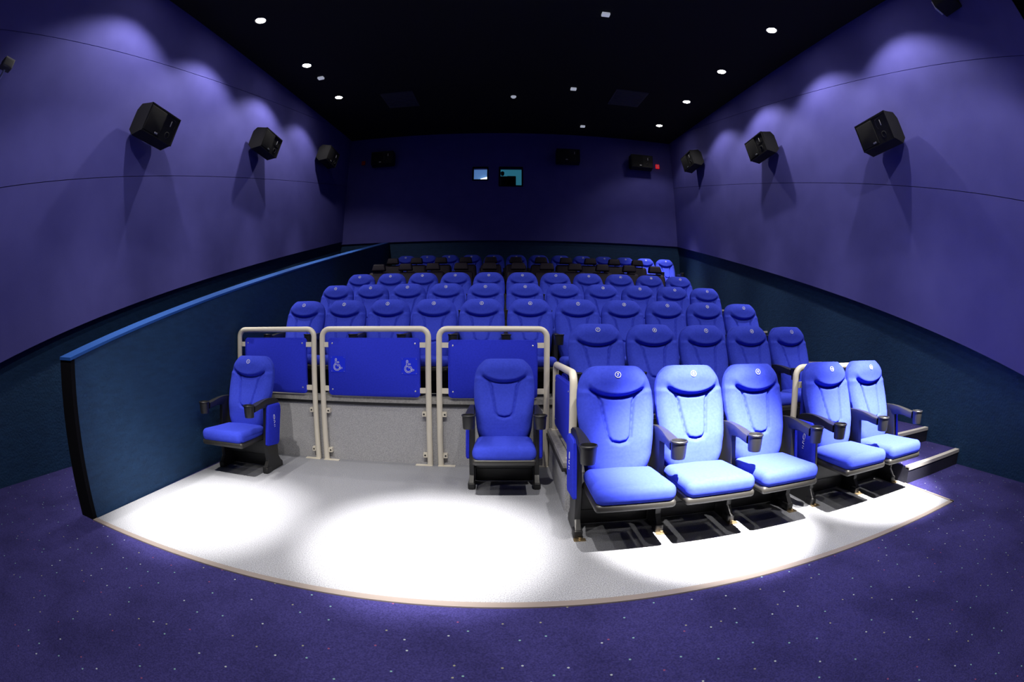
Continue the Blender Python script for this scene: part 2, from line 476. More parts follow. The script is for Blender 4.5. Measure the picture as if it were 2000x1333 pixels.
# ------------------------------------------------------------------ terraces
RISE = 0.30
ROWF = {'B': 2.96, 'C': 4.17, 'D': 5.22, 'E': 6.28, 'F': 7.38, 'G': 8.46, 'H': 9.52}
ROWZ = {'B': .30, 'C': .60, 'D': .90, 'E': 1.20, 'F': 1.50, 'G': 1.80, 'H': 2.10}
order = 'BCDEFGH'
for i, k in enumerate(order):
    y0 = ROWF[k]; y1 = ROWF[order[i + 1]] if i < 6 else YB + .1
    x0 = .43 if k == 'B' else -2.84
    x1 = 3.43 if k != 'H' else 4.52
    mb = MB()
    mb.box(x0, x1, y0, y1, -.04 if k in 'BC' else ROWZ[k] - .6, ROWZ[k])
    nm = {'B': 'second', 'C': 'third', 'D': 'fourth', 'E': 'fifth', 'F': 'sixth', 'G': 'seventh', 'H': 'last'}[k]
    struct(mb.build('floor_terrace', M['riser'], smooth=False), 'grey speckled seating terrace carrying the %s row' % nm, 'terrace')
# kerbs and edge trims
mb = MB(); mb.box(.41, .53, 2.955, 4.16, .335, .372); mb.box(.40, .535, 2.945, 4.16, .312, .336, 1); mb.box(.43, .52, 2.96, 4.17, .29, .315, 1)
struct(mb.build('trim_4', [M['greyedge'], M['rubber']], smooth=False), 'grey metal kerb under the side railing', 'trim')
mb = MB(); mb.box(-2.84, .47, 4.145, 4.30, .600, .652); mb.box(-2.84, .47, 4.157, 4.30, .570, .600, 1)  # lower dark strip paints the shadow line under the edge
struct(mb.build('trim_5', [M['greyedge'], M['rubber']], smooth=False), 'grey metal edge with black lip on top of the speckled riser', 'trim')

# aisle steps along the right wall
sx0, sx1 = 3.435, XR + OH
for i in range(14):
    z = .15 * (i + 1); y0 = 2.385 + .5335 * i
    mb = MB()
    mb.box(sx0, sx1, y0, y0 + .62 if i < 13 else ROWF['H'], z - .3 if i else -.02, z - .012, 0)
    st = mb.build('stair_step', M['stair'], smooth=False)
    nth = ['first', 'second', 'third', 'fourth', 'fifth', 'sixth', 'seventh', 'eighth', 'ninth', 'tenth', 'eleventh', 'twelfth', 'thirteenth', 'fourteenth'][i]
    tag(st, 'dark aisle step with pale nosing, %s up from the carpet' % nth, 'step', 'aisle steps along the side wall', 'structure')
    mb = MB(); mb.box(sx0, sx1, y0 + .05, y0 + .62 if i < 13 else ROWF['H'], z - .012, z - .002)
    mb.build('tread', M['carpet'], st, smooth=False)
    mb = MB(); mb.prism([(y0 - .006, z - .030), (y0 + .055, z - .015), (y0 + .055, z + .002), (y0 - .006, z + .002)], 0, sx0, sx1)
    mb.build('nosing', M['nosing'], st, smooth=False)

# ------------------------------------------------------------------ cinema chair
def halfw(z):
    pts = [(.34, .205), (.40, .212), (.49, .228), (.60, .238), (.66, .244), (.72, .251), (.80, .254), (.88, .251), (.96, .245), (1.06, .235)]
    for (a, wa), (b, wb) in zip(pts[:-1], pts[1:]):
        if z <= b:
            t = max(0, (z - a) / (b - a)); return wa + (wb - wa) * t
    return pts[-1][1]
def tilt(z): return -.135 * (.998 - z) / .60 + .052 * smooth(.45, .95, z)
def segd(px, pz, a, b):
    ax, az = a; bx, bz = b
    dx, dz = bx - ax, bz - az
    t = max(0, min(1, ((px - ax) * dx + (pz - az) * dz) / (dx * dx + dz * dz)))
    return math.hypot(px - ax - t * dx, pz - az - t * dz)
SHIELD = [(.180, .910), (.128, .872), (.104, .815), (.086, .70), (.072, .615), (.050, .588), (0, .578)]
def crease_z(x): return .857 + .050 * (abs(x) / .18) ** 2.2
def relief(x, z):
    """forward (positive) relief of the upholstery at x, z"""
    ax = abs(x)
    # headrest roll above the smile crease, running out softly to the sides
    cz = crease_z(min(ax, .19))
    soft = smooth(.13, .23, ax)
    h = (.034 + .20 * max(0, z - cz - .01)) * smooth(-.014 - .07 * soft, .030 + .05 * soft, z - cz)
    g = .020 * math.exp(-((z - cz + .005) / .012) ** 2) * (1 - smooth(.160, .195, ax))
    # shield groove
    d = min(segd(ax, z, SHIELD[i], SHIELD[i + 1]) for i in range(len(SHIELD) - 1))
    inside = smooth(0, .03, cz - z)
    s = .022 * math.exp(-(d / .0095) ** 2) * inside
    # centre panel slightly hollow at the top, full at the bottom; side wings stand proud
    wing = .016 * smooth(.10, .19, ax) * smooth(.50, .62, z) * inside
    lumb = .020 * math.exp(-((z - .60) / .13) ** 2) * (1 - smooth(.1, .22, ax))
    return h - g - s + wing + lumb
NX, NZ = 80, 116
Z0, Z1 = .345, 1.052
def grid_pt(a, b):
    c, k = (.375, .167) if b > 0 else (.06, .02)
    xx = a * math.sqrt(1 - c * b ** 6); zz = b * math.sqrt(1 - k * a ** 6)
    z = (Z0 + Z1) / 2 + zz * (Z1 - Z0) / 2
    return xx * halfw(z), z
def front_y(a, b, x, z):
    t = (abs(a) ** 5 + abs(b) ** 5) ** .2
    k = max(0, min(1.25, (t - .70) / .30))
    return tilt(z) - relief(x, z) + .050 * k ** 2.6
off = 0.0
bm_ = MB()
gp = []
for j in range(NZ + 1):
    b = -1 + 2 * j / NZ; b = math.copysign(abs(b) ** .93, b)
    for i in range(NX + 1):
        a = -1 + 2 * i / NX; a = math.copysign(abs(a) ** .93, a)
        x, z = grid_pt(a, b)
        gp.append((x, front_y(a, b, x, z), z))
fs = []
for j in range(NZ):
    for i in range(NX):
        p = j * (NX + 1) + i; fs.append((p, p + 1, p + NX + 2, p + NX + 1))
ring = [i for i in range(NX + 1)] + [(j + 1) * (NX + 1) - 1 for j in range(1, NZ + 1)] + [NZ * (NX + 1) + i for i in range(NX - 1, -1, -1)] + [j * (NX + 1) for j in range(NZ - 1, 0, -1)]
back = []
vs = list(gp)
for q in ring:
    x, y, z = gp[q]
    back.append(len(vs)); vs.append((x * .985, tilt(z) + .088, (z - .71) * .985 + .71))
n = len(ring)
for k in range(n):
    fs.append((ring[k], back[k], back[(k + 1) % n], ring[(k + 1) % n]))
fs.append(tuple(back))
bm_.add(vs, fs)
BACK = bm_
# badge position
def badge_mx():
    e = .004
    def fy(x, z):
        b = (z - (Z0 + Z1) / 2) / ((Z1 - Z0) / 2)
        return front_y(0, b, x, z)
    zc = .999
    dy = (fy(0, zc + e) - fy(0, zc - e)) / (2 * e)
    up = Vector((0, dy, 1)).normalized(); right = Vector((1, 0, 0)); nrm = right.cross(up)
    m = Matrix((right, up, nrm)).transposed().to_4x4()
    return Matrix.Translation(Vector((0, fy(0, zc), zc)) + nrm * .0022) @ m
BADGE = badge_mx()
def badge_mb(s):
    mb = MB()
    n = 28; ro, ri = .0205, .0172
    v = []; f = []
    for i in range(n):
        a = 2 * PI * i / n
        for r in (ri, ro): v.append((r * math.cos(a), r * math.sin(a), .0))
        for r in (ri, ro): v.append((r * math.cos(a), r * math.sin(a), .0012))
    for i in range(n):
        j = (i + 1) % n
        A = [4 * i + k for k in range(4)]; B = [4 * j + k for k in range(4)]
        f += [(A[2], A[3], B[3], B[2]), (A[1], B[1], B[3], A[3]), (A[0], A[2], B[2], B[0]), (A[0], B[0], B[1], A[1])]
    mb.add(v, f, 0, BADGE)
    tv, tf = text_mesh(s, .026 if len(s) == 1 else .021)
    mb.add(tv, tf, 0, BADGE @ Matrix.Translation((0, 0, .0004)))
    return mb
badge_cache = {}
def badge(s, parent):
    if s not in badge_cache:
        badge_cache[s] = badge_mb(s).build('number_badge', M['white'], parent, smooth=False); o = badge_cache[s]
    else:
        o = badge_cache[s].copy(); COL.objects.link(o); o.parent = parent
    return o

def shell_mb():
    mb = MB()
    n = len(ring); v = []; f = []
    for q in ring:
        x, y, z = gp[q]; v.append((x * .972, tilt(z) + .070, (z - .71) * .975 + .71))
    for q in ring:
        x, y, z = gp[q]; v.append((x * .972, tilt(z) + .094, (z - .71) * .975 + .71))
    for q in ring:
        x, y, z = gp[q]; v.append((x * .92, tilt(z) + .108, (z - .71) * .95 + .71))
    for k in range(n):
        j = (k + 1) % n
        f += [(k, n + k, n + j, j), (n + k, 2 * n + k, 2 * n + j, n + j)]
    f.append(tuple(range(2 * n, 3 * n))); f.append(tuple(range(n)))
    return mb.add(v, f)
def seat_fn(p):
    q = Vector(p)
    t = (q.y + .235) / .47                      # 0 front, 1 rear
    q.x *= 1 - .05 * t - .03 * (1 - smooth(0, .25, t))
    if q.z > 0:
        q.z += .012 * (1 - (q.x / .245) ** 2) * smooth(0, .3, t) - .010 * math.exp(-((t - .55) / .25) ** 2) * (1 - (q.x / .245) ** 2)
        q.z -= .020 * t
    return q
def make_chair_parts():
    P = {}
    P['seat'] = (MB().rbox((0, -.325, .385), (.241, .235, .055), .048, k=4, fn=seat_fn), M['seatfab'])
    P['seat_pan'] = (MB().rbox((0, -.330, .320), (.236, .222, .026), .024, k=3), M['pan'])
    P['crossbar'] = (MB().rbox((0, -.10, .228), (.243, .022, .085), .015, k=2).rbox((0, -.02, .085), (.243, .018, .075), .010, k=2), M['plastic'])  # bars enlarged into a black shroud, hiding stray light on the floor behind
    return P
def support_mb(sx):
    mb = MB()
    x = sx * .265
    t = .018
    prof = [(-.245, 0), (-.245, .045), (-.215, .075), (-.185, .11), (-.190, .30), (-.150, .58), (-.155, .64), (.09, .64), (.085, .58), (.02, .28), (.015, .12), (.05, .07), (.087, .045), (.087, 0)]
    mb.prism(prof, 0, x - t, x + t)
    mb.rbox((x, -.205, .028), (.030, .042, .028), .012, k=2)
    return mb
def panel_mb(sx):
    """upholstered panel on the outside of an end support"""
    mb = MB()
    x = sx * .295
    pr = [(-.215, .27), (-.20, .255), (.0, .235), (.02, .25), (.095, .56), (.09, .60), (.07, .615), (-.13, .615), (-.15, .60)]
    n = len(pr); cx = sum(p[0] for p in pr) / n; cz = sum(p[1] for p in pr) / n
    v = []; f = []
    for (dx, s) in ((-.014, 1), (.006, 1), (.014, .93)):
        for (y, z) in pr: v.append((x + sx * dx, cx + (y - cx) * s, cz + (z - cz) * s))
    for k in range(2):
        for i in range(n):
            j = (i + 1) % n; f.append((k * n + i, k * n + j, (k + 1) * n + j, (k + 1) * n + i))
    f.append(tuple(range(n))); f.append(tuple(range(2 * n, 3 * n)))
    return mb.add(v, f)
def logo_mb(sx):
    """small white vertical mark sewn on the panel"""
    mb = MB()
    x = sx * (.295 + .0148)
    cy = -.055
    o = [(x, cy + .013 * math.cos(a), .500 + .022 * math.sin(a)) for a in [2 * PI * i / 16 for i in range(16)]]
    mb.tube(o, .0022, 6, closed=True)
    mb.tube([(x, cy - .012, .470), (x, cy - .004, .462), (x, cy + .010, .466), (x, cy + .012, .452), (x, cy - .008, .444)], .0022, 6)
    mb.tube([(x, cy - .010, .425), (x, cy + .008, .428)], .0022, 6)
    mb.tube([(x, cy - .006, .410), (x, cy + .010, .412)], .002, 6)
    return mb
def arm_mb(sx):
    mb = MB()
    x = sx * .265
    # arched arm in side view: (y, top z, depth, half width)
    st = [(.095, .640, .060, .016), (.05, .660, .075, .017), (-.02, .672, .085, .018), (-.10, .676, .088, .019), (-.18, .671, .074, .024), (-.26, .660, .058, .031), (-.33, .648, .055, .036), (-.385, .644, .055, .040)]
    v = []; f = []
    prof = [(-1, -.15), (-.9, -.02), (-.55, 0), (.55, 0), (.9, -.02), (1, -.15), (.92, -.9), (.7, -1), (-.7, -1), (-.92, -.9)]
    n = len(prof)
    for (y, zt, d, w) in st:
        for (px, pz) in prof: v.append((x + px * w, y, zt + pz * d))
    for k in range(len(st) - 1):
        for i in range(n):
            j = (i + 1) % n; f.append((k * n + i, k * n + j, (k + 1) * n + j, (k + 1) * n + i))
    f.append(tuple(range(n))); f.append(tuple((len(st) - 1) * n + i for i in range(n)))
    return mb.add(v, f)
def cup_mb(sx):
    c = (sx * .265, -.430, 0)
    return MB().lathe([(.036, .552), (.040, .552), (.043, .565), (.0475, .645), (.052, .648), (.053, .656), (.050, .660), (.0455, .660), (.043, .652), (.039, .575), (.0, .570)], 24, c, cap1=False)
def bolt_mb(sx):
    x = sx * .265
    mb = MB().lathe([(.020, .0), (.020, .004), (.010, .006), (.010, .016), (.006, .018)], 10, (x + .01, -.262, 0))
    mb.box(x - .03, x + .045, -.285, -.245, 0, .004)
    return mb

CH = {}
def get(name, sx=None):
    """a fresh object sharing the mesh of chair part name"""
    key = (name, sx)
    if key in CH:
        o = CH[key].copy(); COL.objects.link(o); return o
    if name == 'backrest': o = BACK.build('backrest', M['seatfab'], angle=80)
    elif name == 'back_shell': o = shell_mb().build('back_shell', M['plastic'])
    elif name in ('seat', 'seat_pan', 'crossbar'):
        mb, m = PARTS[name]; o = mb.build(name, m)
    elif name == 'support': o = support_mb(sx).build('support', M['plastic'])
    elif name == 'armrest': o = arm_mb(sx).build('armrest', M['plastic'])
    elif name == 'cup_holder': o = cup_mb(sx).build('cup_holder', M['plastic'])
    elif name == 'side_panel': o = panel_mb(sx).build('side_panel', M['panelfab'])
    elif name == 'logo': o = logo_mb(sx).build('logo', M['white'])
    elif name == 'foot_bolt': o = bolt_mb(sx).build('foot_bolt', M['brass'])
    CH[key] = o
    return o
PARTS = make_chair_parts()
def chair(x, y, z, num, label, group, sides=(-1,), panels=(), bolts=False):
    root = empty('cinema_chair', (x, y, z), label, 'chair', group)
    bk = get('backrest'); bk.parent = root
    if num: badge(num, bk)
    get('back_shell').parent = root
    get('seat').parent = root; get('seat_pan').parent = root; get('crossbar').parent = root
    for s in sides:
        su = get('support', s); su.parent = root
        ar = get('armrest', s); ar.parent = root
        cu = get('cup_holder', s); cu.parent = ar
        if s in panels:
            pn = get('side_panel', s); pn.parent = root
            lg = get('logo', s); lg.parent = pn
        if bolts:
            get('foot_bolt', s).parent = root
    return root

PIT = .53
ORD = ['', 'first', 'second', 'third', 'fourth', 'fifth', 'sixth', 'seventh', 'eighth', 'ninth', 'tenth', 'eleventh', 'twelfth', 'thirteenth']
def seat_x(x6, n, p=PIT): return x6 + p * (n - 6)
# front row
ga = 'blue chairs in the front row'
chair(-2.412, 3.70, 0, '1', 'blue cinema chair standing alone against the dividing wall, numbered 1', ga, (-1, 1), (1,))
chair(.007, 3.70, 0, None, 'blue cinema chair without a number, alone before the railing', ga, (-1, 1), (-1, 1))
AX, AY = .1901, 2.748
chair(seat_x(AX, 7), AY, 0, '7', 'blue cinema chair numbered 7 in the front row, beside the small side railing', ga, (-1,), (-1,), True)
chair(seat_x(AX, 8), AY, 0, '8', 'brightly lit blue cinema chair, second of the front three beside the side railing', ga, (-1,), (), True)
chair(seat_x(AX, 9), AY, 0, '9', 'blue cinema chair in the front row, just before the gap between armrests', ga, (-1, 1), (1,), True)
AX2 = .4319
chair(seat_x(AX2, 10), AY, 0, '10', 'blue cinema chair numbered 10, shaded, just after the gap in the front row', ga, (-1,), (-1,), True)
chair(seat_x(AX2, 11), AY, 0, '11', 'brightly lit blue cinema chair at the aisle end of the front row', ga, (-1, 1), (1,), True)
# second row, on the small terrace
for n in range(7, 12):
    lab = {7: 'blue cinema chair in the second row, closest to the side railing',
           8: 'blue cinema chair in the second row, one seat in from the side railing',
           9: 'blue cinema chair in the middle of the short second row',
           10: 'blue cinema chair in the second row, one seat in from the aisle steps',
           11: 'blue cinema chair in the second row, at the end beside the aisle steps'}[n]
    chair(seat_x(.293, n), 3.857, .30, str(n), lab, 'blue chairs in the short second row', (-1, 1) if n == 11 else (-1,), (-1,) if n == 7 else (1,) if n == 11 else ())
# full rows
def full_row(x6, y, z, rowname, grp):
    for n in range(1, 12):
        lab = 'blue cinema chair, %s from the dividing wall, %s' % (ORD[n], rowname)
        chair(seat_x(x6, n), y, z, str(n), lab, grp, (-1, 1) if n == 11 else (-1,), (-1,) if n == 1 else (1,) if n == 11 else ())
full_row(.2902, 4.895, .60, 'in the row directly behind the railings', 'blue chairs in the row behind the railings')
full_row(.286, 5.953, .90, 'in the second row behind the railings', 'blue chairs in the second row behind the railings')
full_row(.2939, 7.016, 1.20, 'in the third row behind the railings', 'blue chairs in the third row behind the railings')
for n in range(1, 14):
    chair(seat_x(.2892, n, .52), 10.26, 2.10 - .022, str(n), 'blue cinema chair, %s from the dividing wall, in the last row by the back wall' % ORD[n],
          'blue chairs in the last row', (-1, 1) if n == 13 else (-1,)).scale.x = .972

# ------------------------------------------------------------------ black recliners, two rows
RC = {}
def rget(name):
    if name in RC:
        o = RC[name].copy(); COL.objects.link(o); return o
    if name == 'headrest':
        def fn(p):
            q = Vector(p); t = (q.z + .065) / .13
            q.x *= 1.0 - .20 * t; q.y += .02 * t; return q
        o = MB().rbox((0, -.02, 1.012), (.140, .05, .068), .03, k=3, fn=fn).build(name, M['leather'])
    elif name == 'backrest':
        def fn(p):
            q = Vector(p); t = (q.z + .28) / .56
            q.x *= 1 - .10 * smooth(.6, 1, t); q.y += .10 * t - .05
            q.y -= .02 * math.exp(-((t - .75) / .1) ** 2)
            return q
        o = MB().rbox((0, .0, .655), (.232, .08, .275), .06, k=4, fn=fn).build(name, M['leather'])
    elif name == 'seat': o = MB().rbox((0, -.33, .38), (.235, .27, .08), .05, k=3).build(name, M['leather'])
    elif name == 'base': o = MB().rbox((0, -.22, .15), (.22, .26, .15), .03, k=2).build(name, M['rubber'])
    elif name == 'armrest': o = MB().rbox((-.258, -.25, .40), (.018, .30, .20), .016, k=3).build(name, M['leather'])
    RC[name] = o
    return o
def recliner(x, y, z, label, group, end=False):
    r = empty('recliner_chair', (x, y, z), label, 'chair', group)
    for nme in ('headrest', 'backrest', 'seat', 'base', 'armrest'): rget(nme).parent = r
    if end:
        a = rget('armrest'); a.parent = r; a.location.x = .516
def rec_row(x0, x1, n, y, z, nm, grp):
    for i in range(n):
        recliner(x0 + (x1 - x0) * i / (n - 1), y, z, 'black leather recliner chair, %s from the dividing wall, %s' % (ORD[i + 1], nm), grp, i == n - 1)
rec_row(-2.34, 2.866, 11, 8.12, 1.50, 'in the nearer recliner row', 'black recliners in the nearer row')
rec_row(-2.346, 2.848, 11, 9.20, 1.80, 'in the recliner row before the last', 'black recliners in the farther row')

# ------------------------------------------------------------------ railings
def arc_frame(a, b, zt, r=.075, z0=0.0, seg=6):
    """points of an upside-down U in a local plane: horizontal coordinate t from a to b"""
    p = [(a, z0), (a, zt - r)]
    for i in range(1, seg + 1):
        an = PI - PI / 2 * i / seg; p.append((a + r + r * math.cos(an), zt - r + r * math.sin(an)))
    p.append((b - r, zt))
    for i in range(1, seg + 1):
        an = PI / 2 - PI / 2 * i / seg; p.append((b - r + r * math.cos(an), zt - r + r * math.sin(an)))
    p.append((b, z0))
    return p
def rounded_rect(x0, x1, z0, z1, r=.04, seg=5):
    p = []
    for (cx, cz, a0) in ((x1 - r, z1 - r, 0), (x0 + r, z1 - r, 90), (x0 + r, z0 + r, 180), (x1 - r, z0 + r, 270)):
        for i in range(seg + 1):
            a = math.radians(a0 + 90 * i / seg); p.append((cx + r * math.cos(a), cz + r * math.sin(a)))
    return p
def wheelchair_sign(parent, cx, cz, y, s=.156):
    o = MB().prism(rounded_rect(cx - s / 2, cx + s / 2, cz - s / 2, cz + s / 2, .008), 1, y - .003, y).build('access_sign', M['sign'], parent, smooth=False)
    o['label'] = 'blue wheelchair sign'
    mb = MB(); yy = y - .0035; r = .0024
    def T(pts, closed=False): mb.tube([(cx + px * s, yy, cz + pz * s) for px, pz in pts], r, 6, closed=closed)
    # head, outlined
    T([(-.13 + .055 * math.cos(a), .30 + .055 * math.sin(a)) for a in [2 * PI * i / 14 for i in range(14)]], True)
    # torso and arm, outlined
    T([(-.175, .262), (-.175, .02), (-.155, -.03), (.11, -.03), (.20, -.21), (.27, -.18), (.30, -.24), (.17, -.30), (.06, -.10), (-.06, -.10)])
    T([(-.085, .262), (-.085, .15), (.08, .15), (.08, .085), (-.085, .085), (-.085, .03)])
    # wheel, outer and inner arcs
    for R in (.235, .165):
        T([(-.06 + R * math.cos(a), -.155 + R * math.sin(a)) for a in [math.radians(120 + 235 * i / 20) for i in range(21)]])
    mb.build('wheelchair_symbol', M['white'], o, smooth=True)
    for (px, pz) in ((-.43, -.43), (.43, -.43), (-.43, .43), (.43, .43)):
        MB().lathe([(.0035, 0), (.0035, .002)], 8, mx=Matrix.Translation((cx + px * s, y - .003, cz + pz * s)) @ Matrix.Rotation(PI / 2, 4, 'X')).build('sign_screw', M['steel'], o)
def railing(label, a, b, y, zt, pz0, pz1, base=0.0, axis='x', signs=(), clamps=True, at=0.0, tabs=((1.155,), (.728,)), inset=(.085, .085), group=None, feet=True):
    """railing in the plane y (axis x) or x (axis y)"""
    loc = (a, y, base) if axis == 'x' else (y, a, base)
    root = empty('railing', loc, label, 'railing', group)
    def W(t, z, d=0.0):     # d: towards the viewer / away from the panel
        return Vector((t - a, -d, z - base)) if axis == 'x' else Vector((-d, t - a, z - base))
    TR = .0275
    mb = MB(); mb.tube([W(t, z) for t, z in arc_frame(a, b, zt, z0=base + .006)], TR, 14, up=(0, 1, 0) if axis == 'x' else (1, 0, 0))
    mb.build('frame_tube', M['rail'], root, angle=60)
    pa, pb = a + inset[0], b - inset[1]
    rr = rounded_rect(pa, pb, pz0, pz1)
    mb = MB()
    n = len(rr); v = []; f = []
    cx, cz = (pa + pb) / 2, (pz0 + pz1) / 2
    for (d, sh) in ((-.016, 0), (.008, 0), (.016, .008)):
        for (t, z) in rr:
            v.append(W(t - math.copysign(sh, t - cx), z - math.copysign(sh, z - cz), d))
    for k in range(2):
        for i in range(n):
            j = (i + 1) % n; f.append((k * n + i, k * n + j, (k + 1) * n + j, (k + 1) * n + i))
    f.append(tuple(range(n))); f.append(tuple(range(2 * n, 3 * n)))
    mb.add(v, f)
    pn = mb.build('panel', M['panelfab'], root)
    def turn(t, z, d):
        R = Matrix.Rotation(PI / 2, 4, 'X') if axis == 'x' else Matrix.Rotation(-PI / 2, 4, 'Y')
        return Matrix.Translation(W(t, z, d)) @ R
    for (t, z) in ((pa + .045, pz1 - .055), (pb - .045, pz1 - .055), (pa + .045, pz0 + .06), (pb - .045, pz0 + .06)):
        s = MB().lathe([(.0075, 0), (.0075, .002), (.004, .004)], 10, mx=turn(t, z, .0155)).build('screw', M['steel'], pn)
    for (p, q) in ((a, pa), (b, pb)):
        lo, hi = (p, q + .012) if p < q else (q - .012, p)
        for z in (tabs[0][0], tabs[1][0]):
            mb = MB()
            c0, c1 = W(lo, z - .024, .010), W(hi, z + .024, -.018)
            mb.box(min(c0.x, c1.x), max(c0.x, c1.x), min(c0.y, c1.y), max(c0.y, c1.y), c0.z, c1.z)
            mb.build('bracket', M['rail'], root, smooth=False)
    if feet:
        for (p, sg) in ((a, 1), (b, -1)):
            mb = MB()
            if axis == 'x': mb.box(min(p, p + sg * .115) - a - .025, max(p, p + sg * .115) - a + .025, -.035, .012, 0, .007)
            else: mb.box(-.035, .035, min(p, p + sg * .02) - a - .035, max(p, p + sg * .02) - a + .035, 0, .007)
            mb.build('foot_plate', M['rail'], root, smooth=False)
    if clamps:
        for (p, sg) in ((a, 1), (b, -1)):
            for z in (.503, .10):
                mb = MB()
                mb.box(min(p + sg * .02, p + sg * .065) - a, max(p + sg * .02, p + sg * .065) - a, -.004, .0405, z - .022, z + .022, 0)
                mb.lathe([(.009, 0), (.009, .004)], 8, mi=1, mx=Matrix.Translation((p + sg * .048 - a, -.003, z)) @ Matrix.Rotation(PI / 2, 4, 'X'))
                mb.build('wall_clamp', [M['rail'], M['rubber']], root, smooth=False)
    for (t, z) in signs:
        wheelchair_sign(root, t - a, z - base, -.016)
    return root
gr = 'cream railings with blue panels'
railing('cream tube railing with plain blue panel behind the chair at the dividing wall', -2.805, -1.872, 4.129, 1.305, .668, 1.222, group=gr, inset=(.08, .085))
railing('cream tube railing with two wheelchair signs on its blue panel', -1.778, -.700, 4.129, 1.305, .662, 1.222, signs=((-1.602, .966), (-.878, .957)), group=gr, inset=(.068, .078))
railing('cream tube railing with blue panel behind the unnumbered chair', -.597, .400, 4.129, 1.305, .662, 1.205, group=gr, inset=(.085, .085))
railing('narrow cream side railing with blue panel on the kerb beside chair 7', 3.03, 4.085, .48, .985, .44, .90, base=.372, axis='y', clamps=False, tabs=((.86,), (.49,)), group=gr)
railing('cream railing with blue panel behind the last two front row chairs', 2.335, 3.37, 2.985, 1.0, .42, .90, base=.30, clamps=False, tabs=((.86,), (.50,)), group=gr)

# ------------------------------------------------------------------ loudspeakers
SPK = {}
def sget(name):
    if name in SPK:
        o = SPK[name].copy(); COL.objects.link(o); return o
    # local frame: front faces -y, width along x, tilted down; woofer side at -x
    W_, H_ = .29, .165
    if name == 'cabinet':
        mb = MB()
        pr = [(-.17, -H_), (-.19, H_), (.02, H_), (.075, H_ - .07), (.075, -H_ + .02), (-.02, -H_ - .05)]
        mb.prism(pr, 0, -W_, W_)
        for (x0, x1, z0, z1) in ((-W_, W_, H_ - .014, H_ + .004), (-W_, W_, -H_, -H_ + .014), (-W_, -W_ + .014, -H_, H_), (W_ - .014, W_, -H_, H_)):
            mb.box(x0, x1, -.200, -.17, z0, z1)
        o = mb.build(name, M['speaker'], smooth=False)
    elif name == 'grille':
        o = MB().rbox((-.125, -.192, .0), (.148, .010, H_ - .02), .008, k=2).build(name, M['grille'])
    elif name == 'badge':
        o = MB().rbox((-.045, -.204, -H_ + .045), (.028, .003, .010), .003, k=2).build(name, M['silver'])
    elif name == 'horn':
        mb = MB()
        v = []; f = []
        for (sx, sz, y) in ((.085, .062, -.195), (.066, .046, -.176), (.026, .022, -.150)):
            for k in range(16):
                a = 2 * PI * k / 16; c, s = math.cos(a), math.sin(a)
                v.append((.155 + sx * math.copysign(abs(c) ** .6, c), y, .065 + sz * math.copysign(abs(s) ** .6, s)))
        for r in range(2):
            for k in range(16):
                k2 = (k + 1) % 16; f.append((r * 16 + k, r * 16 + k2, r * 16 + 16 + k2, r * 16 + 16 + k))
        f.append(tuple(32 + k for k in range(16)))
        mb.add(v, f)
        mb.rbox((.155, -.185, .066), (.008, .012, .034), .005, k=2, mi=1)  # silver colour on the divider stands in for the horn's glint
        o = mb.build(name, [M['horn'], M['silver']])
    elif name == 'baffle':
        o = MB().box(.026, .276, -.192, -.185, -H_ + .014, H_ - .014).build(name, M['speaker'], smooth=False)
    elif name == 'bass_port':
        mb = MB().lathe([(.040, .0), (.040, .012), (.032, .014), (.030, .002), (.0, .0)], 20, mx=Matrix.Translation((.150, -.190, -.075)) @ Matrix.Rotation(PI / 2, 4, 'X'), cap1=False)
        o = mb.build(name, M['rubber'])
    elif name == 'wall_bracket':
        o = MB().box(-.05, .05, .06, .150, -.10, .10).build(name, M['rubber'], smooth=False)
    SPK[name] = o
    return o
def speaker(pos, rz, label, group, tilt=.22, flip=False):
    r = empty('loudspeaker', pos, label, 'loudspeaker', group)
    r.rotation_euler = (tilt, 0, rz)
    for nme in ('cabinet', 'baffle', 'grille', 'badge', 'horn', 'bass_port', 'wall_bracket'): 
        o = sget(nme); o.parent = r
        if flip:
            o.scale.x = -1
gs = 'black loudspeakers on the side walls'
nthR = ['closest to the carpet end', 'second along', 'nearest the back wall']
for i, (y, z) in enumerate(((3.17, 3.60), (5.93, 4.42), (8.86, 5.25))):
    speaker((XR - .155, y, z), -PI / 2, 'black loudspeaker on the right purple wall, %s' % nthR[i], gs, flip=False)
for i, (y, z) in enumerate(((3.30, 3.60), (5.98, 4.40), (8.72, 5.22))):
    speaker((XL + .155, y, z), PI / 2, 'black loudspeaker on the left purple wall, %s' % nthR[i], gs)
gb_ = 'black loudspeakers on the back wall'
speaker((3.50, YB - .155, 5.745), 0, 'black loudspeaker on the back wall beside the bright red box', gb_, tilt=.1)
speaker((1.58, YB - .155, 5.76), 0, 'dim black loudspeaker high on the back wall near the teal window', gb_, tilt=.1)
speaker((-3.10, YB - .155, 5.77), 0, 'dim black loudspeaker on the back wall beside the dull red box', gb_, tilt=.1, flip=False)

def call_box(x, z, label, lit):
    r = empty('call_box', (x, YB, z), label, 'call box', 'red call boxes on the back wall')
    MB().rbox((0, -.025, 0), (.050, .025, .058), .012, k=2).build('case', M['redlit'] if lit else M['red'], r)
    mb = MB(); mb.box(-.028, .028, -.053, -.050, .010, .036)
    mb.box(-.026, -.006, -.053, -.050, -.036, .002); mb.box(.004, .026, -.053, -.050, -.036, -.016)
    if lit: mb.build('label_plate', M['white'], r, smooth=False)
call_box(4.03, 5.745, 'red call box with white label on the back wall', True)
call_box(-3.70, 5.77, 'dull red call box in the dark corner of the back wall', False)

